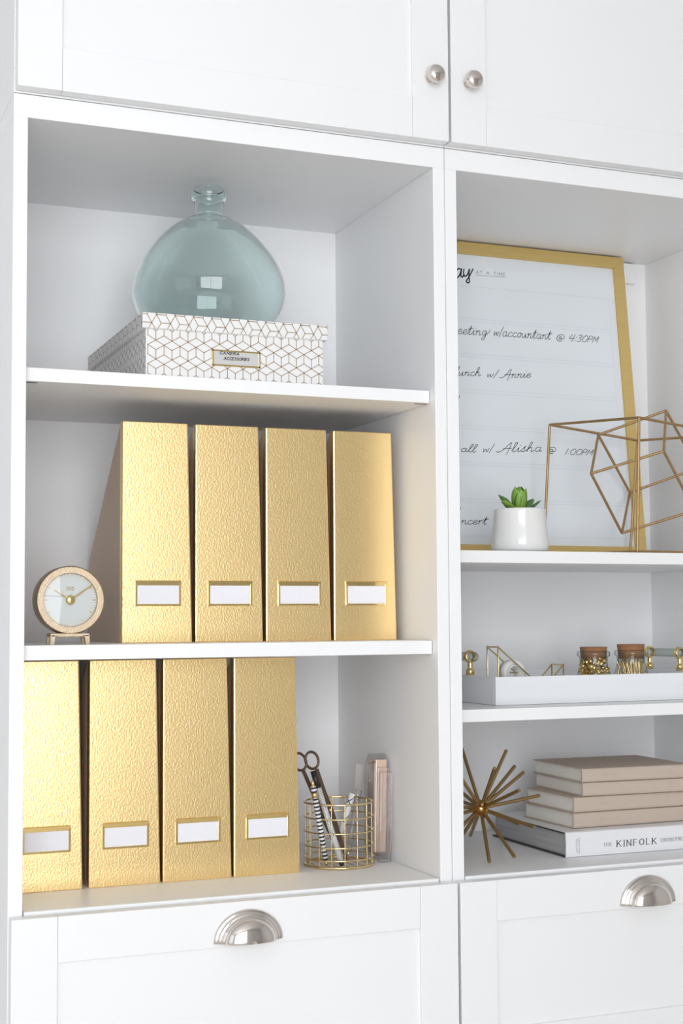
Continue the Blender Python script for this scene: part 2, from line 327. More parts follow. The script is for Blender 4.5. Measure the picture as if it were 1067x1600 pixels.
m = MB().box(RX0 - .05, RX0 + .02, wy0, wy0 + b, wz0, wz1).box(RX0 - .05, RX0 + .02, wy1 - b, wy1, wz0, wz1).box(RX0 - .05, RX0 + .02, wy0, wy1, wz0, wz0 + b).box(RX0 - .05, RX0 + .02, wy0, wy1, wz1 - b, wz1)
m.box(RX0 - .05, RX0, -1.72, -1.68, wz0, wz1).box(RX0 - .05, RX0, wy0, wy1, .58, .62); struct(m.build('window_1', WINDOWFRAME))
m = MB().box(fx0, fx0 + b, RY0 - .05, RY0 + .02, fz0, fz1).box(fx1 - b, fx1, RY0 - .05, RY0 + .02, fz0, fz1).box(fx0, fx1, RY0 - .05, RY0 + .02, fz0, fz0 + b).box(fx0, fx1, RY0 - .05, RY0 + .02, fz1 - b, fz1)
m.box(-.62, -.58, RY0 - .05, RY0, fz0, fz1).box(fx0, fx1, RY0 - .05, RY0, .53, .57); struct(m.build('window_2', WINDOWFRAME))

# ================================================================== CABINETS
BV = 0.0007
def panelled_front(kind, root, x0, x1, z0, z1):
    """shaker front: recessed panel with two stiles and two rails, parts of parts"""
    S = 0.0555; p = MB().box(x0 + .01, x1 - .01, -.0150, -.004, z0 + .01, z1 - .01).build(kind, FRONT, root)
    MB().box(x0, x0 + S, -.020, -.002, z0, z1, BV).build('stile', FRONT, p)
    MB().box(x1 - S, x1, -.020, -.002, z0, z1, BV).build('stile', FRONT, p)
    MB().box(x0 + S + .0003, x1 - S - .0003, -.0198, -.002, z0, z0 + S, BV).build('rail', FRONT, p)
    MB().box(x0 + S + .0003, x1 - S - .0003, -.0198, -.002, z1 - S, z1, BV).build('rail', FRONT, p)
    return p
def cup_pull(parent, x, z):
    prof = [(.0462, 0), (.0462, .0022), (.0440, .0036), (.0418, .0036), (.0410, .0048), (.0396, .0062), (.0378, .0062), (.0368, .0075), (.0352, .0092), (.0332, .0100)]
    prof += [(.0332 * math.cos(t), .0100 + .0135 * math.sin(t)) for t in [PI / 2 * k / 10 for k in range(1, 10)]] + [(.0008, .0235)]
    m = MB().lathe(prof, 40, (x, -.0200, z), 'y', 0, PI, zs=0.86); o = m.build('cup_pull', NICKEL, parent)
    md = o.modifiers.new('wall', 'SOLIDIFY'); md.thickness = 0.0014; md.offset = -1
    o['label'] = 'polished nickel half-round cup pull'
def knob(parent, x, z):
    prof = [(.0085, 0), (.0085, .0015), (.0060, .003), (.0052, .010), (.0075, .0135), (.0118, .0155), (.0131, .0175), (.0131, .0190), (.0122, .0200), (.0122, .0206)]
    prof += [(.0122 * math.cos(t), .0206 + .0056 * math.sin(t)) for t in [PI / 2 * k / 8 for k in range(1, 8)]] + [(.0002, .0262)]
    o = MB().lathe(prof, 40, (x, -.0200, z), 'y').build('knob', NICKEL, parent); o['label'] = 'polished nickel round knob'
ZB = -0.80                                   # bottom of the lower frames
def open_unit(x0, label, shelves, setback):
    root = thing('shelf_unit', label, 'cabinet', (x0 + W / 2, 0.19, RZ0)); x1 = x0 + W; g = 0.0004
    for a in (x0 + g, x1 - T): MB().box(a, a + T - g, 0, D + .008, ZB, ZT, BV).build('side_panel', WHITE, root)
    MB().box(x0 + g, x1 - g, 0, D + .008, ZT, 1.0160, BV).build('top_panel', WHITE, root)
    MB().box(x0 + T, x1 - T, D, D + .006, ZB, ZT).build('back_panel', WHITE, root)
    MB().box(x0 + T + .0014, x1 - T - .0012, 0.0, D, -.0180, 0, .0022, 3).build('deck_panel', WHITE, root)
    MB().box(x0 + T, x1 - T, 0.002, D, ZB, ZB + .02).build('base_panel', WHITE, root)
    MB().box(x0 + .02, x1 - .02, 0.05, D, RZ0, ZB).build('plinth', WHITE, root)
    for zb, zt in shelves:
        s = MB().box(x0 + T + .0008, x1 - T - .0011, setback, D - .0005, zb, zt, BV).build('shelf', WHITE, root)
        for xx in (x0 + T + .001, x1 - T - .0190): MB().box(xx, xx + .018, setback + .010, setback + .014, zb - .0003, zb + .002).build('support_slot', DARK, s)
    for z1, z0 in ((-.0045, -.2600), (-.2640, -.5200), (-.5240, -.7800)):
        d = panelled_front('drawer_front', root, x0 + .002, x1 - .002, z0, z1); cup_pull(d, x0 + W / 2, z1 - .0500)
    return root
UL = open_unit(0.0, 'white open shelf unit holding the gold magazine files above panelled drawers', [(.6551, .6723), (.3046, .3232)], .0165)
UR = open_unit(0.6, 'white open shelf unit holding the framed planner and books above panelled drawers', [(.4326, .4502), (.2072, .2248)], .0340)
MB().box(1.100, 1.155, D - .010, D - .0005, .9480, .9840, .001).build('hanging_bracket', WHITE, UR)
def upper_cabinet(x0, kx, label):
    root = thing('wall_cabinet', label, 'cabinet', (x0 + W / 2, 0.19, 1.0170)); x1 = x0 + W; g = .0004; z0, z1 = 1.0170, 1.657
    MB().box(x0 + g, x1 - g, 0, D + .008, z0, 1.0475, BV).build('bottom_panel', WHITE, root)
    for a in (x0 + g, x1 - T): MB().box(a, a + T - g, 0, D + .008, 1.0475, z1 - .03, BV).build('side_panel', WHITE, root)
    MB().box(x0 + g, x1 - g, 0, D + .008, z1 - .03, z1, BV).build('top_panel', WHITE, root)
    MB().box(x0 + T, x1 - T, D, D + .006, 1.0475, z1 - .03).build('back_panel', WHITE, root)
    d = panelled_front('door', root, x0 + .002, x1 - .002, z0 + .0022, z1); knob(d, kx, 1.1060)
upper_cabinet(0.0, .5705, 'white shaker wall cabinet above the glass vase')
upper_cabinet(0.6, .6295, 'white shaker wall cabinet above the framed planner')

# ================================================================== MAGAZINE FILES
def magazine_file(loc, rot, label, group, hgt=0.3005):
    root = thing('magazine_file', label, 'magazine file', loc, rot, group)
    WD, DP, LOW, t = .0980, .2350, .118, .0028; tp = .0062          # the front narrows a little towards the top
    def L(fn): return fn
    # front: thin folded panel with short returns
    vs = []; fs = []
    outline = [(0, 0), (WD, 0), (WD - tp, hgt), (0.0004, hgt)]
    m = MB(); rad = .0022
    sec = lambda z: (0.0004 * z / hgt, WD - tp * z / hgt)
    rows = [0, .0008] + [hgt * k / 8 for k in range(1, 8)] + [hgt - .0008, hgt]; ring = []
    for z in rows:
        a, b_ = sec(z); ins = .0006 if z in (0, hgt) else 0
        pts = [(a + ins, .014), (a + ins, rad), (a + rad * .3 + ins, rad * .3 + ins), (a + rad, ins), (b_ - rad, ins), (b_ - rad * .3 - ins, rad * .3 + ins), (b_ - ins, rad), (b_ - ins, .014),
               (b_ - t, .014), (b_ - t, t), (a + t, t), (a + t, .014)]
        ring.append([(x, y, z) for x, y in pts])
    n = 12; vs = [p for r_ in ring for p in r_]
    fs = [(i * n + k, i * n + (k + 1) % n, (i + 1) * n + (k + 1) % n, (i + 1) * n + k) for i in range(len(rows) - 1) for k in range(n)]
    fs += [tuple(range(n))[::-1], tuple(range((len(rows) - 1) * n, len(rows) * n))]
    m.add(vs, fs).build('front_panel', GOLDFOIL, root, world=False)
    side = [(.0142, 0), (DP, 0), (DP, LOW), (.0142, hgt - .002)]
    def slab(xa, xb):
        q = MB()
        for h in (0, 1):
            q.v += [Vector(((sec(z)[0] + xa) if xa < .05 else (sec(z)[1] - WD + xa), y, z)) if h == 0 else Vector(((sec(z)[0] + xb) if xa < .05 else (sec(z)[1] - WD + xb), y, z)) for y, z in side]
        q.f += [(3, 2, 1, 0), (4, 5, 6, 7)] + [(k, (k + 1) % 4, 4 + (k + 1) % 4, 4 + k) for k in range(4)]; q.sm += [False] * 6
        return q
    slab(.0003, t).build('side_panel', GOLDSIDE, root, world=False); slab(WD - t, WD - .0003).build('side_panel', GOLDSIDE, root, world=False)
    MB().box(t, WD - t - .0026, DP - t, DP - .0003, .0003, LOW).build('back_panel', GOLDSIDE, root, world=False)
    MB().box(t, WD - t - .001, .003, DP - t, .0003, .003).build('bottom_panel', CARDBROWN, root, world=False)
    hx0, hx1, hz0, hz1 = .0180, .0815, .0495, .0845; k = .0030
    h = MB().box(hx0, hx1, -.0016, .0006, hz0, hz0 + k, .0005).box(hx0, hx0 + k, -.0018, .0006, hz0, hz1, .0005).box(hx1 - k, hx1, -.0018, .0006, hz0, hz1, .0005)
    h.prism([(.0004, hz1 + .0002), (-.0022, hz1 - .0010), (-.0014, hz1 - .0068), (-.0006, hz1 - .0068)], hx0, hx1, 'x')
    h = h.build('label_holder', BRASS, root, world=False); h['label'] = 'polished brass label holder'
    MB().box(hx0 + k - .0006, hx1 - k + .0006, -.0008, -.0002, hz0 + k - .0006, hz1 - .0062).build('label_card', PAPER, h, world=False)
    return root
GF = 'gold magazine files'
rotF = -0.020
for x, l in ((.1668, 'gold foil magazine file next to the round clock, its slanted side showing'), (.2690, 'gold foil magazine file above the shelf edge, second from the round clock'),
             (.3712, 'gold foil magazine file above the shelf edge, third from the round clock'), (.4735, 'gold foil magazine file last in the row from the round clock, by the divider')):
    magazine_file((x, .1150, .3233), rotF, l, GF)
for x, l in ((.0196, 'gold foil magazine file on the bottom deck, against the side panel, fourth from the basket'), (.1250, 'gold foil magazine file on the bottom deck, third from the wire basket'),
             (.2255, 'gold foil magazine file on the bottom deck, second from the wire basket'), (.3258, 'gold foil magazine file on the bottom deck right beside the wire basket')):
    magazine_file((x, .1225, .0001), 0, l, GF)

# ================================================================== STORAGE BOX AND VASE
bx0, bx1, by0, by1, bz0, lz0, lz1 = .1785, .4275, .0330, .3640, .6725, .7358, .7565
box = thing('storage_box', 'white lidded box with gold cube-line pattern and a grey label, under the glass vase', 'box', ((bx0 + bx1) / 2, .2, bz0))
MB().box(bx0, bx1, by0, by1, bz0, lz0 + .004, .0008).build('body', BOXPAPER, box)
lx0, lx1, ly0, ly1 = .1730, .4328, .0285, .3690
lid = MB().box(lx0, lx1, ly0, ly1, lz0, lz1, .0012).build('lid', BOXPAPER, box)
def cube_lines(mb, w_, h_, s, swap, pl, wd=.00095, ox=0.0, oy=0.0):
    """outline print of stacked cubes, clipped to the w_ x h_ rectangle"""
    def seg(p, q):
        if swap: p, q = (p[1], p[0]), (q[1], q[0])
        t0, t1 = 0.0, 1.0; d = (q[0] - p[0], q[1] - p[1])
        for k, lim in ((0, w_), (1, h_)):
            for sgn, bound in ((-1, -0.0006), (1, lim - .0006)):
                den = sgn * d[k]; num = sgn * (bound - p[k]) if sgn > 0 else -(0.0006 - p[k])
                if abs(den) < 1e-12:
                    if num < 0: return
                elif den > 0: t1 = min(t1, num / den)
                else: t0 = max(t0, num / den)
        if t1 - t0 > 1e-4: mb.ribbon([(p[0] + d[0] * t0, p[1] + d[1] * t0), (p[0] + d[0] * t1, p[1] + d[1] * t1)], wd, pl.org, pl.ux, pl.uy)
    a = .866 * s; ww, hh = (h_, w_) if swap else (w_, h_)
    for i in range(-1, int(ww / a) + 2):
        x = i * a + ox; off = 0 if i % 2 == 0 else .5 * s
        for j in range(-2, int(hh / (2 * s)) + 3):
            y = 2 * s * j + oy; ev = i % 2 == 0
            if ev:
                seg((x, y), (x, y - s))
                for dx in (a, -a): seg((x, y), (x + dx, y + .5 * s)); seg((x, y + s), (x + dx, y + .5 * s)); seg((x, y - s), (x + dx, y - .5 * s))
            else: seg((x, y + .5 * s), (x, y - .5 * s))
S = .0126
m = MB(); cube_lines(m, bx1 - bx0, lz0 - bz0, S, False, Plane((bx0, by0, bz0), (1, 0, 0), (0, 0, 1), .0002), ox=.0135, oy=.0108)
for xx in (bx0, bx1): cube_lines(m, by1 - by0, lz0 - bz0, S, False, Plane((xx, by0, bz0), (0, 1, 0), (0, 0, 1), .0002), oy=.0108)
m.v = [v for v in m.v]; m.build('printed_pattern', PATTERN, box, fix=False)
m = MB(); cube_lines(m, lx1 - lx0, lz1 - lz0, S, True, Plane((lx0, ly0, lz0), (1, 0, 0), (0, 0, 1), .0002), ox=-.0035, oy=.006)
for xx in (lx0, lx1): cube_lines(m, ly1 - ly0, lz1 - lz0, S, True, Plane((xx, ly0, lz0), (0, 1, 0), (0, 0, 1), .0002), ox=-.0035)
m.build('printed_pattern', PATTERN, lid, fix=False)
pA, pB = atY(331, 545.5, by0), atY(406.5, 575, by0); la, lb, lc, ld = pA.x, pB.x, pB.z - .0007, pA.z - .0002; lk = .0022
h = MB().box(la, lb, by0 - .0014, by0 - .0001, lc, lc + lk, .0003).box(la, lb, by0 - .0014, by0 - .0001, ld - lk, ld, .0003).box(la, la + lk, by0 - .0014, by0 - .0001, lc, ld, .0003).box(lb - lk, lb, by0 - .0014, by0 - .0001, lc, ld, .0003)
lh = h.build('label_holder', BRASS, box); lh['label'] = 'thin brass label frame'
MB().box(la + lk - .0003, lb - lk + .0003, by0 - .0009, by0 - .0003, lc + lk - .0003, ld - lk + .0003).build('label_card', LABELGREY, lh)
pl = Plane((0, by0 - .0010, 0), (1, 0, 0), (0, 0, 1), .0002); c5 = lambda x, y: (300 + x / 4.64, 480 + y / 4.64)
m = MB(); word(m, 'CAMERA', c5(200, 340), c5(340, 350), 4.4, .00075, pl, CAPS, .22, .2, False); word(m, 'ACCESSORIES', c5(230, 381), c5(412, 390), 4.4, .00075, pl, CAPS, .18, .2, False)
m.build('lettering', INK, lh, fix=False)
vx, vy, vz = .3055, .1700, lz1 + .0003
outer = [(.0005, 0), (.050, 0), (.064, .0015), (.080, .0075), (.0945, .021), (.1045, .038), (.1095, .054), (.1105, .066), (.1085, .082), (.1030, .098), (.0945, .1135), (.0830, .1290), (.0685, .1455), (.0520, .1600), (.0370, .1695), (.0265, .1745),
         (.0222, .1780), (.0212, .1830), (.0212, .1950), (.0222, .1990), (.0256, .2020), (.0268, .2070), (.0264, .2125), (.0245, .2160), (.0220, .2172)]
op = [(p.x, p.z) for p in spline([(r, 0, h) for r, h in outer], 3)]
inner = []
for i in range(len(op) - 1, -1, -1):
    r, h = op[i]; a = op[max(i - 1, 0)]; c = op[min(i + 1, len(op) - 1)]; dx, dz = c[0] - a[0], c[1] - a[1]; q = math.hypot(dx, dz) or 1; th = .0042 if h < .165 else .0034
    rr, hh = r - dz / q * th, h + dx / q * th
    if rr > .001 and i < len(op) - 2: inner.append((rr, hh))
inner.append((.0005, .0044))
MB().lathe(op + inner, 72, (vx, vy, vz)).build('glass_vase', VASE)
tag(bpy.data.objects['glass_vase'], 'bulbous pale teal glass bottle vase with short neck standing on the patterned box', 'vase')

# ================================================================== CLOCK
ck = atY(110.3, 937.5, .062); R = .0442; z3 = .3232
clock = thing('table_clock', 'small round champagne gold clock with white dial standing on a little footed base', 'clock', (ck.x, .078, z3))
MB().lathe([(.0002, -.032), (R - .003, -.032), (R, -.029), (R, -.001), (R - .0008, 0)], 72, (ck.x, .062, ck.z), 'y').build('case', CHAMPSIDE, clock)
MB().lathe([(R - .0008, 0), (R - .0012, .0012), (R - .0018, .0015), (R - .0092, .0015), (R - .0096, .0010), (R - .0098, -.0045)], 72, (ck.x, .062, ck.z), 'y', smooth=False).build('bezel', CHAMP, clock)
dial = MB().lathe([(.0002, -.004), (R - .0097, -.004)], 64, (ck.x, .062, ck.z), 'y', smooth=False).build('dial', DIAL, clock)
P = Plane((ck.x, .066, ck.z), (1, 0, 0), (0, 0, 1), .0004); rd = R - .0100
for k in range(12):
    a = PI / 2 - k * PI / 6; c, s_ = math.cos(a), math.sin(a); L = .0048
    MB().tube([P.org + P.ux * c * (rd - L) + P.uy * s_ * (rd - L), P.org + P.ux * c * (rd - .0006) + P.uy * s_ * (rd - .0006)], .00065, 6).build('hour_mark', BRASS, dial)
m = MB()
for k in range(60):
    if k % 5:
        a = PI / 2 - k * PI / 30; c, s_ = math.cos(a), math.sin(a); m.ribbon([(c * (rd - .0016), s_ * (rd - .0016)), (c * rd, s_ * rd)], .00055, P.org, P.ux, P.uy)
m.build('minute_track', PATTERN, dial, fix=False)
m = MB(); l0 = .0125
m.ribbon([(-.0040, l0), (-.0040, l0 + .004), (-.0022, l0 + .004), (-.0022, l0)], .0006, P.org, P.ux, P.uy); m.ribbon([(-.0003, l0), (-.0003, l0 + .005)], .0006, P.org, P.ux, P.uy); m.ribbon([(.0012, l0), (.0012, l0 + .005)], .0006, P.org, P.ux, P.uy)
m.ribbon([(.0030, l0), (.0046, l0), (.0046, l0 + .004), (.0030, l0 + .004), (.0030, l0)], .0006, P.org, P.ux, P.uy); m.build('emblem', BRASS, dial, fix=False)
def hand(px, wd, nm, lift):
    q = Vector(P.xy(*px)); L = q.length; e = q / L; n_ = Vector((-e.y, e.x)); y = .066 - lift
    poly = [e * .004 + n_ * wd, q + n_ * wd * .7, q - n_ * wd * .7, e * .004 - n_ * wd]
    MB().prism([(ck.x + p.x, ck.z + p.y) for p in poly], y - .0005, y, 'y').build(nm, BRASS, clock)
hand((84.5, 922.3), .0010, 'hour_hand', .0012); hand((142.5, 914.8), .0011, 'minute_hand', .0020)
MB().lathe([(.0062, .0012), (.0062, .0034), (.0050, .0046), (.0024, .0054), (.0002, .0056)], 28, (ck.x, .066, ck.z), 'y').build('hub', BRASS, clock)
MB().lathe([(.0002, .0026), (.020, .0023), (R - .0095, .0008)], 48, (ck.x, .062, ck.z), 'y').build('glass', CLOCKGLASS, clock)
zb0 = ck.z - R + .0010
b_ = MB().box(ck.x - .0255, ck.x + .0245, .0610, .0900, zb0 - .0045, zb0 + .0005, .0010)
for sx in (-1, 1):
    for yy in (.0610, .0840): b_.prism([(ck.x - .0005 + sx * .0250, zb0 - .002), (ck.x - .0005 + sx * .0255, z3 + .0001), (ck.x - .0005 + sx * .0205, z3 + .0001), (ck.x - .0005 + sx * .0190, zb0 - .0040), (ck.x - .0005 + sx * .0150, zb0 - .0030)], yy, yy + .006, 'y')
b_.build('footed_base', CHAMP, clock)

# ================================================================== WIRE BASKET AND WHAT STANDS IN IT
kx, ky, kr, kh = .4975, .1620, .0500, .0905
bk = thing('wire_basket', 'round gold wire basket holding scissors and pens', 'basket', (kx, ky, 0))
def circ(r, z, n=48): return [(kx + r * math.cos(2 * PI * k / n), ky + r * math.sin(2 * PI * k / n), z) for k in range(n)]
for z, rr in ((.0022, .0019), (.0120, .0011), (.0300, .0011), (.0500, .0011), (.0700, .0011), (kh, .0015)): MB().tube(circ(kr, z), rr, 8, True).build('ring', GOLDWIRE, bk)
for k in range(16):
    a = 2 * PI * (k + .5) / 16; c, s_ = math.cos(a), math.sin(a); r_ = kr - .0014
    MB().tube([(kx + r_ * c, ky + r_ * s_, .0016), (kx + r_ * c, ky + r_ * s_, kh)], .0009, 6).build('upright', GOLDWIRE, bk)
for k in range(-3, 4):
    x = k * .0125; h_ = math.sqrt((kr - .001) ** 2 - x * x)
    MB().tube([(kx + x, ky - h_, .0018), (kx + x, ky + h_, .0018)], .0008, 6).build('base_wire', GOLDWIRE, bk)
c1 = lambda x, y: (440 + x / 5.335, 1150 + y / 5.335)
def inside(p, lim=.041):
    q = Vector((p.x - kx, p.y - ky)); 
    if q.length > lim: q = q.normalized() * lim
    return Vector((kx + q.x, ky + q.y, p.z))
def stick(name, label, top, bot, Yt, sections, group=None):
    """a pen: lathe sections (from 0 top to 1 bottom, radius, material, part name) along its own axis"""
    A = atY(*c1(*top), Yt); B = inside(atZ(*c1(*bot), .0045)); L = (A - B).length; q = (A - B).to_track_quat('Z', 'Y')
    o = bpy.data.objects.new(name, None); COL.objects.link(o); M = Matrix.Translation(B) @ q.to_matrix().to_4x4(); o.matrix_world = M; MW[o.name] = M; tag(o, label, 'pen', group)
    for a, b2, r0, r1, mt, nm in sections: MB().lathe([(.0001, a * L), (r0, a * L), (r1, b2 * L), (.0001, b2 * L)], 20).build(nm, mt, o, world=False)
    return o
stick('ringed_pen', 'pen ringed in black and white with gold ends', (255, 372), (362, 1085), .132, [(.0, .05, .0012, .0030, BRASS, 'tip'), (.05, .80, .0040, .0040, PEN_RINGS, 'barrel'), (.80, .86, .0042, .0042, BRASS, 'band'), (.86, .93, .0040, .0040, PEN_RINGS, 'cap'), (.93, 1.0, .0026, .0022, BRASS, 'clicker')])
stick('dotted_pen', 'white pen with fine black dots and a black cap', (262, 292), (505, 1080), .150, [(.0, .04, .0032, .0036, BLACK, 'tip'), (.04, .82, .0042, .0042, PEN_DOTS, 'barrel'), (.82, 1.0, .0044, .0042, BLACK, 'cap')])
stick('crossed_pen', 'white pen with thin black crossed lines, leaning in the wire basket', (590, 478), (380, 960), .175, [(.0, .05, .0012, .0036, BRASS, 'tip'), (.05, 1.0, .0044, .0044, PEN_X, 'barrel')])
# scissors
A0 = atY(*c1(292, 275), .168); B0 = inside(atZ(*c1(545, 1035), .0055)); A1 = atY(*c1(178, 285), .168); B1 = B0 + Vector((-.006, .002, .001))
sc = thing('scissors', 'dark bronze scissors standing handles up in the wire basket', 'scissors', B0)
piv = B0.lerp(A0, .55)
def blade(top, bot):
    m = MB(); d = (top - bot).normalized(); s_ = d.cross(Vector((0, 1, 0))).normalized()
    vs = []
    for t, wd in ((0, .0008), (.15, .0030), (.55, .0045), (.75, .0028), (1, .0026)):
        p = bot.lerp(top, t)
        for a, c in ((-1, -1), (1, -1), (1, 1), (-1, 1)): vs.append(p + s_ * wd * a + Vector((0, .0009 * c, 0)))
    fs = [(i * 4 + k, i * 4 + (k + 1) % 4, i * 4 + 4 + (k + 1) % 4, i * 4 + 4 + k) for i in range(4) for k in range(4)] + [(3, 2, 1, 0), (16, 17, 18, 19)]
    return m.add(vs, fs)
blade(A0, B0).build('blade', SCISS, sc); blade(A1, B1 + Vector((0, .002, 0))).build('blade', SCISS, sc)
for cpx, rx_, ry_, tilt in (((252, 203), .0098, .0125, .35), ((148, 215), .0098, .0130, .45)):
    c = atY(*c1(*cpx), .168); pts = []
    for k in range(28):
        a = 2 * PI * k / 28; x, z = rx_ * math.cos(a), ry_ * math.sin(a); pts.append(c + Vector((x * math.cos(tilt) - z * math.sin(tilt), 0, x * math.sin(tilt) + z * math.cos(tilt))))
    MB().tube(pts, .0019, 8, True).build('finger_ring', SCISS, sc)
MB().lathe([(.0001, .0022), (.0026, .0022), (.0028, 0), (.0028, -.003), (.0001, -.003)], 16, tuple(piv), 'y').build('pivot', BRASS, sc)
# clear ruler and clear pen
A = atY(*c1(655, 235), .205); B = inside(atZ(*c1(600, 985), .0045), .036); d = (A - B).normalized(); s_ = d.cross(Vector((0, 1, 0))).normalized()
m = MB(); vs = [p + s_ * a * .0062 + Vector((0, .0011 * c, 0)) for p in (B, A) for a, c in ((-1, -1), (1, -1), (1, 1), (-1, 1))]
m.add(vs, [(3, 2, 1, 0), (4, 5, 6, 7)] + [(k, (k + 1) % 4, 4 + (k + 1) % 4, 4 + k) for k in range(4)]); o = m.build('ruler', ACRYL); tag(o, 'clear acrylic ruler standing in the wire basket', 'ruler')
stick('clear_pen', 'clear plastic pen leaning in the wire basket beside the ruler', (640, 450), (560, 1000), .185, [(.0, .08, .0012, .0038, ROSE, 'tip'), (.08, .86, .0042, .0042, ACRYL, 'barrel'), (.86, 1.0, .0050, .0050, ACRYL, 'cap')])

# ================================================================== STAPLER leaning on the divider
st = thing('stapler', 'clear acrylic and rose gold stapler standing on end against the divider', 'stapler', (.566, .185, 0))
def tilted(mb, ang=.020):
    for v in mb.v: v.x += (v.z) * ang
    return mb
tilted(MB().box(.5555, .5745, .1470, .1560, .0002, .1300, .0015)).build('base_shell', ACRYL, st)
tilted(MB().box(.5560, .5740, .1580, .1640, .0030, .1360, .0015)).build('lower_rail', ACRYL, st)
tilted(MB().box(.5550, .5560, .1690, .1930, .0120, .1420, .0004)).build('side_plate', mat('brushed_plate', (0.62, 0.52, 0.46), 0.35, 0.9), st)
tilted(MB().box(.5560, .5730, .1655, .1668, .0120, .1470, .0004)).build('front_strip', ROSE, st)
tilted(MB().box(.5560, .5730, .1950, .1962, .0100, .1250, .0004)).build('magazine', ROSE, st)
q = MB().prism([(.166, .006), (.203, .009), (.2045, .118), (.200, .142), (.190, .1535), (.176, .1540), (.166, .146)], .5535, .5746, 'x'); tilted(q).build('arm_shell', ACRYL, st)
tilted(MB().tube([(.5530, .1830, .1430), (.5750, .1830, .1430)], .0030, 14)).build('hinge_pin', ROSE, st)
tilted(MB().tube([(.5532, .1830, .1150), (.5750, .1830, .1150)], .0016, 12)).build('rivet', ROSE, st)
q = MB(); sp = [(.5640 + .0030 * math.cos(k * .9), .1985 + .0026 * math.sin(k * .9), .020 + k * .00055) for k in range(170)]
q.tube(sp, .0005, 5); tilted(q).build('spring', ROSE, st)

# ================================================================== PLANNER BOARD
pb = Vector((1.110, .2750, .4524)); pd = Vector((0, .0570, .5340)).normalized(); pn = Vector((1, 0, 0)).cross(pd); PH, PW, PR = .5345, .4400, .0205
pst = thing('framed_planner', 'gold framed whiteboard planner with handwritten appointments leaning on the back panel', 'planner', (pb.x - PW / 2, pb.y, pb.z))
def pbox(x0, x1, h0, h1, d0, d1, cut=None):
    """box in the leaning plane: x from its far edge, h up the slope, d behind the face"""
    pts = cut or [(x0, h0), (x1, h0), (x1, h1), (x0, h1)]; n = len(pts); back = -pn if pn.dot(CAM - pb) > 0 else pn
    vs = [pb + Vector((a, 0, 0)) + pd * c + back * d0 for a, c in pts] + [pb + Vector((a, 0, 0)) + pd * c + back * d1 for a, c in pts]
    return MB().add(vs, [tuple(range(n))[::-1], tuple(range(n, 2 * n))] + [(k, (k + 1) % n, n + (k + 1) % n, n + k) for k in range(n)])
g = .0002
for nm, cut in (('frame_rail', [(-PW, PH), (0, PH), (-PR - g, PH - PR), (-PW + PR + g, PH - PR)]), ('frame_rail', [(-PW, 0), (0, 0), (-PR - g, PR), (-PW + PR + g, PR)]),
                ('frame_rail', [(0, g), (0, PH - g), (-PR, PH - PR - g), (-PR, PR + g)]), ('frame_rail', [(-PW, g), (-PW, PH - g), (-PW + PR, PH - PR - g), (-PW + PR, PR + g)])):
    pbox(0, 0, 0, 0, 0, .018, cut).build(nm, GOLDFRAME, pst)
sheet = pbox(-PW + PR - .002, -PR + .002, PR - .002, PH - PR + .002, .0050, .0075).build('sheet', BOARD, pst)
back = -pn if pn.dot(CAM - pb) > 0 else pn
pl = Plane(pb + back * .0050, (1, 0, 0), pd, .0003)
m = MB()
for k in range(7):
    t1 = .4585 - .0613 * k; t0 = t1 - .0560
    for seg in ([(-.405, t1), (-.0330, t1)], [(-.405, t0), (-.0330, t0)], [(-.0330, t0), (-.0330, t1)], [(-.405, t0), (-.405, t1)]): m.ribbon(seg, .0006, pl.org, pl.ux, pl.uy)
m.build('printed_rules', RULE, sheet, fix=False)
cA = lambda x, y: (700 + x / 3.811, 370 + y / 3.811); cB = lambda x, y: (700 + x / 3.811, 540 + y / 3.811); cC = lambda x, y: (700 + x / 5.335, 720 + y / 5.335)
m = MB()
for st_, wd in (([(78, 193), (62, 190), (48, 205), (44, 232), (56, 242), (70, 225), (80, 193), (75, 228), (84, 240), (95, 225)], .0022), ([(94, 193), (92, 222), (102, 236), (116, 222), (127, 193), (123, 232), (127, 262), (118, 275), (108, 264), (124, 240), (148, 192)], .0021)):
    m.ribbon([p.to_2d() for p in spline([(*pl.xy(*cA(*q_)), 0) for q_ in st_], 5)], wd, pl.org, pl.ux, pl.uy)
m.build('script_heading', INK, sheet, fix=False)
m = MB(); word(m, 'AT A TIME', cA(165, 219), cA(340, 233), 4.6, .0008, pl, CAPS, .36, 0, False)
m.ribbon([pl.xy(*cA(163, 229)), pl.xy(*cA(343, 241))], .0007, pl.org, pl.ux, pl.uy); m.build('printed_heading', GREYINK, sheet, fix=False)
HW = .00092
for wd_list in ([('eeting', cA(50, 577), cA(248, 590), 16), ('w/accountant', cA(268, 588), cA(608, 612), 16), ('@', cA(640, 616), cA(686, 620), 10.5), ('4:30PM', cA(716, 621), cA(892, 631), 10.5)],
                [('lunch', cB(38, 178), cB(192, 181), 13.5), ('w/', cB(228, 187), cB(288, 192), 13), ('Annie', cB(330, 193), cB(490, 190), 13.5)],
                [('all', cB(70, 631), cB(162, 635), 12), ('w/', cB(204, 635), cB(262, 633), 13), ('Alisha', cB(318, 634), cB(555, 630), 14.5), ('@', cB(582, 640), cB(636, 641), 10), ('1:00PM', cB(688, 649), cB(860, 653), 9.5)],
                [('ncert', cC(104, 528), cC(318, 530), 13.5), ('@', cC(372, 540), cC(440, 541), 9)]):
    m = MB()
    for t, a, b_, cap in wd_list: word(m, t, a, b_, cap, HW, pl, HAND, .02, .22)
    m.build('handwriting', INK, sheet, fix=False)
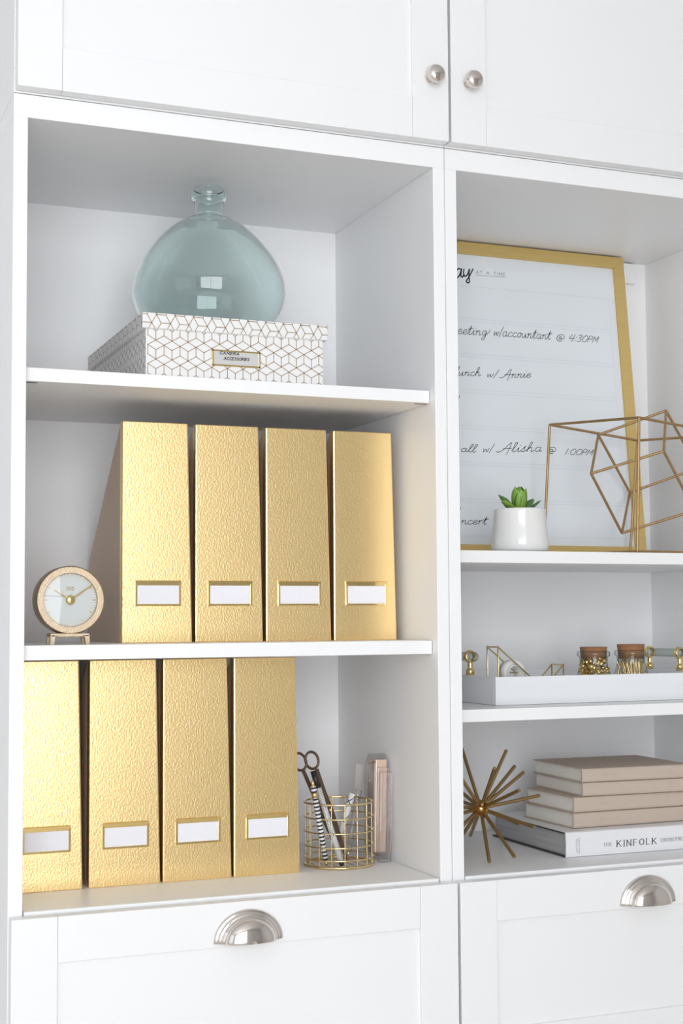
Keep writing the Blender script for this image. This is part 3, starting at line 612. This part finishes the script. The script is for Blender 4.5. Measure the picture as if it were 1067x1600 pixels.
m = MB(); m.ribbon([pl.xy(*cB(66, 296)), pl.xy(*cB(63, 316))], HW, pl.org, pl.ux, pl.uy); m.ribbon([pl.xy(*cC(106, 390)), pl.xy(*cC(100, 405))], HW, pl.org, pl.ux, pl.uy); m.build('handwriting', INK, sheet, fix=False)

# ================================================================== POTTED SUCCULENT
zs = .4503; ppx, ppy = .7665, .0980
pot = thing('potted_succulent', 'green succulent in a small white ceramic pot in front of the planner', 'potted plant', (ppx, ppy, zs))
prof = [(.0005, 0), (.0330, 0), (.0405, .0035), (.0432, .0095), (.0436, .0150), (.0424, .0260), (.0406, .0400), (.0393, .0560), (.0386, .0640), (.0374, .0655), (.0362, .0640), (.0370, .0500), (.0375, .0490), (.0005, .0488)]
prof = prof[:1] + [(p.x, p.z) for p in spline([(r, 0, h) for r, h in prof[1:10]], 3)] + prof[10:12]
MB().lathe(prof, 56, (ppx, ppy, zs)).build('pot', CERAMIC, pot)
MB().lathe([(.0003, .0615), (.0372, .0600)], 32, (ppx, ppy, zs), smooth=False).build('soil', SOIL, pot)
def leaf(az, el, L, wd, mt, r0=.003):
    m = MB(); rows = 9; base = Vector((ppx + r0 * math.cos(az), ppy + r0 * math.sin(az), zs + .0610)); vs = []; n = 8
    for i in range(rows):
        t = i / (rows - 1); e = el + .30 * t; p = base + Vector((math.cos(az) * math.cos(e), math.sin(az) * math.cos(e), math.sin(e))) * L * t
        hw = wd * (.55 + .9 * t) * (1 - t) ** .55 * 1.25 if t < 1 else .0001; th = .0026 * (1 - t * .8); s_ = Vector((-math.sin(az), math.cos(az), 0)); nn = Vector((-math.cos(az) * math.sin(e), -math.sin(az) * math.sin(e), math.cos(e)))
        for k in range(n):
            a = 2 * PI * k / n; vs.append(p + s_ * hw * math.cos(a) + nn * (th * math.sin(a) * (1 if math.sin(a) < 0 else .35) + abs(math.cos(a)) ** 2 * hw * .28))
    fs = [(i * n + k, i * n + (k + 1) % n, (i + 1) * n + (k + 1) % n, (i + 1) * n + k) for i in range(rows - 1) for k in range(n)] + [tuple(range(n))[::-1]]
    m.add(vs, fs, True).build('leaf', mt, pot)
D2 = PI / 180
for az, el, L, wd, mt in ((-100, 58, .032, .0100, LEAF), (-50, 60, .034, .0100, LEAF), (-150, 60, .035, .0095, LEAF), (100, 66, .036, .0090, LEAFD), (150, 68, .036, .0085, LEAFD), (40, 66, .037, .0090, LEAF), (5, 70, .036, .0085, LEAFD),
                          (-14, 14, .033, .0105, LEAFD), (22, 20, .034, .0100, LEAFD), (172, 24, .037, .0100, LEAFD), (-160, 8, .036, .0100, LEAF), (60, 30, .033, .0095, LEAFD), (120, 28, .034, .0095, LEAFD), (-75, 74, .035, .0085, LEAF), (-125, 76, .036, .0085, LEAFD)):
    leaf(az * D2, el * D2, L * 1.08, wd * 1.12, mt)

# ================================================================== WIRE CUBE SCULPTURE
A = atY(858.7, 663.7, .225); dB, dD = ray(998.3, 652.5), ray(996, 688.2)
Bp = atY(998.3, 652.5, .0480); Dp = atY(996, 688.2, .2560); zt_ = (A.z + Bp.z + Dp.z) / 3; Cp = Bp + Dp - A
base = [Vector((p.x + dx, p.y, zs + .0024)) for p, dx in ((A, -.0150), (Bp, -.0075), (Cp, -.012), (Dp, -.0200))]; top = [A, Bp, Cp, Dp]
scu = thing('wire_cube_sculpture', 'antique gold wire sculpture of a tilted cube caught inside a larger one', 'sculpture', ((A.x + Cp.x) / 2, (A.y + Cp.y) / 2, zs))
def bar(a, b_, nm='bar', r=.0022): MB().tube([a, b_], r, 8).build(nm, ANTIQUE, scu)
for i in range(4): bar(top[i], top[(i + 1) % 4]); bar(base[i], base[(i + 1) % 4]); bar(top[i], base[i])
cr = lambda x, y: (760 + x / 3.475, 620 + y / 3.475)
tt = (cr(607, 207)[0] - 858.7) / (996 - 858.7); P1 = A.lerp(Dp, tt * .96); P1 = atY(*cr(607, 207), P1.y)
dep = (P1 - CAM).dot(FW); mpp = dep / F_PX * .965
vt = {}                                      # the tilted cube's corners: photo direction, depth from the edge lengths of a true cube
for kk, px, dz in ((0, (607, 207), 0), (1, (568, 417), -98), (2, (778, 520), 52), (3, (735, 740), -46), (4, (975, 75), -33), (5, (962, 295), -131), (6, (1146, 388), 19), (7, (1129, 618), -79)):
    vt[kk] = CAM + ray(*cr(*px)) * (dep + dz * mpp)
for a_ in range(8):
    for bit in (1, 2, 4):
        if not a_ & bit: bar(vt[a_], vt[a_ | bit], 'inner_bar')

# ================================================================== TRAY AND ITS CONTENTS
tx0, tx1, ty0, ty1, tz0, tz1 = .7220, 1.1120, .0970, .3600, .2252, .2668; tw = .0075
tr = thing('tray', 'white rectangular tray with clear acrylic handles on gold posts', 'tray', ((tx0 + tx1) / 2, (ty0 + ty1) / 2, tz0))
MB().box(tx0 + tw, tx1 - tw, ty0 + tw, ty1 - tw, tz0, tz0 + .005).build('tray_base', TRAYW, tr)
for a in ((tx0, tx1, ty0, ty0 + tw), (tx0, tx1, ty1 - tw, ty1), (tx0, tx0 + tw, ty0 + tw, ty1 - tw), (tx1 - tw, tx1, ty0 + tw, ty1 - tw)): MB().box(*a, tz0, tz1, .0006).build('tray_side', TRAYW, tr)
for hx in (tx0 + tw / 2, tx1 - tw / 2):
    h = MB().tube([(hx, .1700, .2950), (hx, .2870, .2950)], .0068, 20).build('handle_rod', ROD, tr)
    for yy in (.1860, .2720):
        q = MB().lathe([(.0001, 0), (.0066, 0), (.0066, .0080), (.0050, .0095), (.0036, .0120), (.0050, .0150), (.0036, .0175), (.0052, .0205), (.0052, .0220)], 20, (hx, yy, tz1))
        q.lathe([(.0070, -.0052), (.0092, -.0048), (.0098, -.0025), (.0088, 0), (.0098, .0025), (.0092, .0048), (.0070, .0052), (.0070, -.0052)], 28, (hx, yy, .2950), 'y'); q.build('handle_post', BRASS, h)
tf = tz0 + .0052
def jar(cx_, cy_, R0, hh, cork0, cork1, label):
    j = thing('glass_jar', label, 'jar', (cx_, cy_, tf))
    o = [(.0003, 0), (R0 * .92, 0), (R0, .003), (R0 * 1.0, .016), (R0 * .95, .034), (R0 * .84, .046), (R0 * .80, .0505), (R0 * .82, hh - .0100), (R0 * .92, hh - .0085), (R0 * .96, hh - .0050), (R0 * .92, hh - .0010), (R0 * .84, hh), (R0 * .76, hh - .001), (R0 * .75, .051)]
    MB().lathe([(p.x, p.z) for p in spline([(r, 0, h) for r, h in o], 2)], 44, (cx_, cy_, tf)).build('glass', JARGLASS, j)
    k = R0 * .745
    MB().lathe([(.0001, cork0), (k * .96, cork0), (k, cork0 + .010), (k * 1.06, cork1), (.0001, cork1)], 36, (cx_, cy_, tf)).build('cork', CORK, j)
jY = .185
j1 = atY(927.5, 1040, jY); j2 = atY(986, 1040, jY)
jar(j1.x, jY, .0275, .0700, .0580, .0765, 'corked glass jar filled with gold thumbtacks'); jar(j2.x, jY, .0280, .0705, .0570, .0800, 'corked glass jar filled with gold paper clips')
pm = MB().lathe([(.0001, 0), (.0046, 0), (.0050, .0010), (.0038, .0022), (.0026, .0030), (.0026, .0072), (.0040, .0088), (.0040, .0098), (.0001, .0102)], 14).lathe([(.0001, -.0105), (.0006, -.0085), (.0006, 0)], 6)
proto = pm.build('thumbtack', BRASS); n_ = 0
for k in range(56):
    o = proto if k == 0 else proto.copy()
    if k: COL.objects.link(o)
    lay = k // 8; rr = .0172 * math.sqrt(random.random()) if k % 9 > 5 else .0165; a = random.random() * 2 * PI
    o.location = (j1.x + rr * math.cos(a), jY + rr * math.sin(a), tf + .0085 + lay * .0068 + random.random() * .004)
    o.rotation_euler = (random.uniform(-1.6, 1.6), random.uniform(-1.6, 1.6), random.uniform(0, 6.2))
    tag(o, 'small gold thumbtack in the corked jar of tacks', 'thumbtack', 'thumbtacks in the jar')
def clip_mesh():
    q = []; 
    def arc(cx_, cz_, r, a0, a1, n=6): return [(cx_ + r * math.cos(a0 + (a1 - a0) * k / n), 0, cz_ + r * math.sin(a0 + (a1 - a0) * k / n)) for k in range(n + 1)]
    q += [(-.0028, 0, -.006)] + arc(0, .0085, .0028, PI, 0) + arc(.0002, -.0105, .0026, 0, -PI) + arc(0, .0120, .0036, PI, 0) + [(.0036, 0, -.008)]
    return MB().tube(q, .00055, 5)
proto = clip_mesh().build('paper_clip', GOLDWIRE)
for k in range(48):
    o = proto if k == 0 else proto.copy()
    if k: COL.objects.link(o)
    a = 2 * PI * k / 48 * 5.0 + random.uniform(-.2, .2); rr = .0195 if k < 30 else .0125 if k < 42 else .005
    o.location = (j2.x + rr * math.cos(a), jY + rr * math.sin(a), tf + (.0195 if k % 3 == 0 else .0375) + random.random() * .007)
    o.rotation_euler = (random.uniform(-.18, .18), random.uniform(-.35, .35), a + PI / 2 + random.uniform(-.4, .4))
    tag(o, 'gold wire paper clip in the corked jar of clips', 'paper clip', 'paper clips in the jar')
# tape dispenser
f0, f1 = .1500, .1850; q0 = atY(777.9, 1011, f0); q1 = atY(842, 1056, f0); q2 = atY(880, 1038.5, f0)
td = thing('tape_dispenser', 'gold wire tape dispenser shaped like a bent tick on the white tray', 'tape dispenser', (q1.x, .167, tf)); zg = tf + .0012
for Y in (f0, f1):
    MB().tube([(q0.x, Y, zg), (q0.x, Y, q0.z), (q1.x, Y, zg + .020), (q1.x + .012, Y, zg + .0165), (q2.x, Y, q2.z), (q2.x, Y, zg)], .0011, 8).build('side_wire', GOLDWIRE, td)
    MB().tube([(q0.x, Y, zg), (q2.x, Y, zg)], .0010, 8).build('foot_wire', GOLDWIRE, td)
for x, z in ((q0.x, q0.z), (q2.x, q2.z), (q0.x, zg), (q2.x, zg)): MB().tube([(x, f0, z), (x, f1, z)], .0011, 8).build('cross_wire', GOLDWIRE, td)
rx_, rz_ = q0.x + .0330, .2700
MB().tube([(rx_, f0, rz_), (rx_, f1, rz_)], .0012, 8).build('axle', GOLDWIRE, td)
roll = thing('tape_roll', 'frosted roll of clear tape on the gold wire dispenser', 'tape', (rx_, .1675, rz_ - .0195))
MB().lathe([(.0120, -.0095), (.0190, -.0095), (.0190, .0095), (.0120, .0095), (.0120, -.0095)], 40, (rx_, .1675, rz_), 'y').build('tape_band', TAPE, roll)
MB().lathe([(.0100, -.0100), (.0120, -.0100), (.0120, .0100), (.0100, .0100), (.0100, -.0100)], 40, (rx_, .1675, rz_), 'y').build('core', TAPECORE, roll)

# ================================================================== BOOKS
def soft_book(loc, rot, w_, d_, h_, label, marks):
    r = thing('notebook', label, 'book', loc, rot, 'beige cloth books'); e = .0014
    MB().box(.0035, w_ - .003, .003, d_ - .003, e, h_ - e).build('page_block', PAGES, r, world=False)
    # one bent cover: back, rounded spine, front
    pr = [(d_, 0), (.004, 0), (.0012, .0010), (0, .0035), (0, h_ - .0035), (.0012, h_ - .0010), (.004, h_), (d_, h_), (d_, h_ - e), (.0045, h_ - e), (.0024, h_ - .0035), (.0024, .0035), (.0045, e), (d_, e)]
    q = MB().prism(pr, 0, w_, 'x')
    c = q.build('cover', BEIGE, r, world=False); m = MB(); pl_ = Plane((0, 0, 0), (1, 0, 0), (0, 0, 1), 0); pl_.org = Vector((0, -.0002, 0))
    for x, z, t in marks:
        if t == 'o': m.ribbon([(x + .0035 * math.cos(a), z + .0035 * math.sin(a)) for a in [2 * PI * k / 16 for k in range(17)]], .0005, pl_.org, pl_.ux, pl_.uy)
        else:
            for k in range(t): m.ribbon([(x + k * .0032, z - .0018), (x + k * .0032, z + .0018)], .0008, pl_.org, pl_.ux, pl_.uy)
    m.build('embossed_mark', EMBOSS, c, world=False, fix=False)
BW, BH = .0365, .0230
wb = thing('coffee_table_book', 'thick white hardback with black lettering on its spine under the beige books', 'book', (.8225, .0740, .0002), -.012)
WL, WDp = .2950, .2350
MB().box(.004, WL - .004, .006, WDp - .004, .0024, BW - .0024).build('page_block', PAGESGREY, wb, world=False)
MB().box(0, WL, .003, WDp, 0, .0022, .0004).build('back_board', BOOKEDGE, wb, world=False)
MB().box(0, WL, .003, WDp, BW - .0022, BW, .0004).build('front_board', BOOKEDGE, wb, world=False)
jk = MB().prism([(WDp, BW + .0002), (.003, BW + .0006), (.0004, BW - .0006), (-.0004, BW * .5), (.0004, .0006), (.003, -.0001), (.0036, .0022), (.0022, .0040), (.0016, BW * .5), (.0022, BW - .0040), (.0036, BW - .0014), (WDp, BW - .0014)], .0006, WL - .0006, 'x').build('jacket', BOOKWHITE, wb, world=False)
# spine lettering, placed on the spine plane
Ms = MW[wb.name]; so = Ms @ Vector((0, -.0004, BW / 2)); sx = (Ms.to_3x3() @ Vector((1, 0, 0)))
pl = Plane(so, sx, (0, 0, 1), .0004); c7 = lambda x, y: (870 + x / 5.416, 1290 + y / 5.416)
m = MB(); word(m, 'KINFOLK', c7(508, 178), c7(842, 153), 9.4, .00085, pl, CAPS, .36, 0, False, True); m.build('title_lettering', INK, jk, fix=False)
m = MB(); word(m, 'THE', c7(392, 176), c7(466, 170), 4.9, .0006, pl, CAPS, .30, 0, False, True)
eb = Vector(c7(880, 136)); ee = Vector(c7(1062, 122)); ee = eb + (ee - eb) * (8.9 * 1.0 / 5.75)
word(m, 'ENTREPRENEUR', tuple(eb), tuple(ee), 5.0, .0006, pl, CAPS, .26, 0, False, True); m.build('title_lettering', GREYINK, jk, fix=False)
class Vert:                                    # writing that runs up the spine
    def __init__(s, p, x0, z0): s.org = p.o + p.ux * x0 + p.uy * z0 + p.n * .0004; s.ux = p.uy; s.uy = -p.ux
    def xy(s, u, v): return (u * .001, -v * .001)
m = MB(); x_, z_ = pl.xy(*c7(173, 222)); word(m, 'NATHAN', (0, 0), (18.5, 0), 2.1, .0004, Vert(pl, x_, z_), CAPS, .45, 0, False)
x_, z_ = pl.xy(*c7(194, 232)); word(m, 'WILLIAMS', (0, 0), (22, 0), 2.1, .0004, Vert(pl, x_, z_), CAPS, .45, 0, False); m.build('author_lettering', GREYINK, jk, fix=False)
z = BW + .0010
soft_book((.8515, .0985, z), .012, .2150, .1500, BH, 'wide beige cloth notebook lying directly on the white hardback', [(.046, .012, 5)]); z += BH + .0003
soft_book((.8525, .0985, z), .012, .2150, .1450, BH, 'wide beige cloth notebook, second above the white hardback', [(.046, .012, 5)]); z += BH + .0003
soft_book((.8690, .1000, z), -.040, .1900, .1600, .0208, 'narrower beige cloth notebook just beneath the topmost book', [(.154, .0105, 'o')]); z += .0208 + .0003
soft_book((.8675, .0990, z), -.045, .1900, .1620, .0208, 'narrower beige cloth notebook, topmost of the stack', [(.034, .0105, 8), (.154, .0105, 'o')])

# ================================================================== STARBURST
uc = atY(751, 1263, .1300); ur = thing('starburst_ornament', 'aged brass starburst ornament of crossed rods beside the stacked books', 'ornament', (uc.x, uc.y, 0))
c4 = lambda x, y: (715 + x / 3.031, 1150 + y / 3.031)
def burst(px, far, R=.108, r=.0027):
    d = ray(*c4(*px)).normalized(); oc = CAM - uc; b_ = oc.dot(d); cc = oc.dot(oc) - R * R; disc = b_ * b_ - cc
    t = -b_ + (math.sqrt(disc) if far else -math.sqrt(disc)) if disc > 0 else -b_
    e = CAM + d * t; e.x = max(e.x, .6225); e.z = max(e.z, .0030); e.y = min(e.y, .366)
    s_ = uc - (e - uc).normalized() * .016
    MB().tube([s_, e], r, 10).build('rod', BRONZE, ur)
for px, far in (((230, 68), True), ((175, 152), False), ((270, 143), True), ((312, 172), True), ((292, 257), False), ((386, 282), True), ((362, 432), False), ((285, 415), True), ((270, 573), False), ((150, 597), False),
                ((20, 60), True), ((-40, 110), False), ((-90, 270), True), ((-80, 390), False), ((-60, 500), False), ((-20, 560), True), ((-70, 190), True), ((205, 480), True), ((60, 470), True), ((-85, 330), False)):
    burst(px, far)
MB().lathe([(.0001, -.010), (.007, -.007), (.010, 0), (.007, .007), (.0001, .010)], 16, tuple(uc)).build('core', BRONZE, ur)
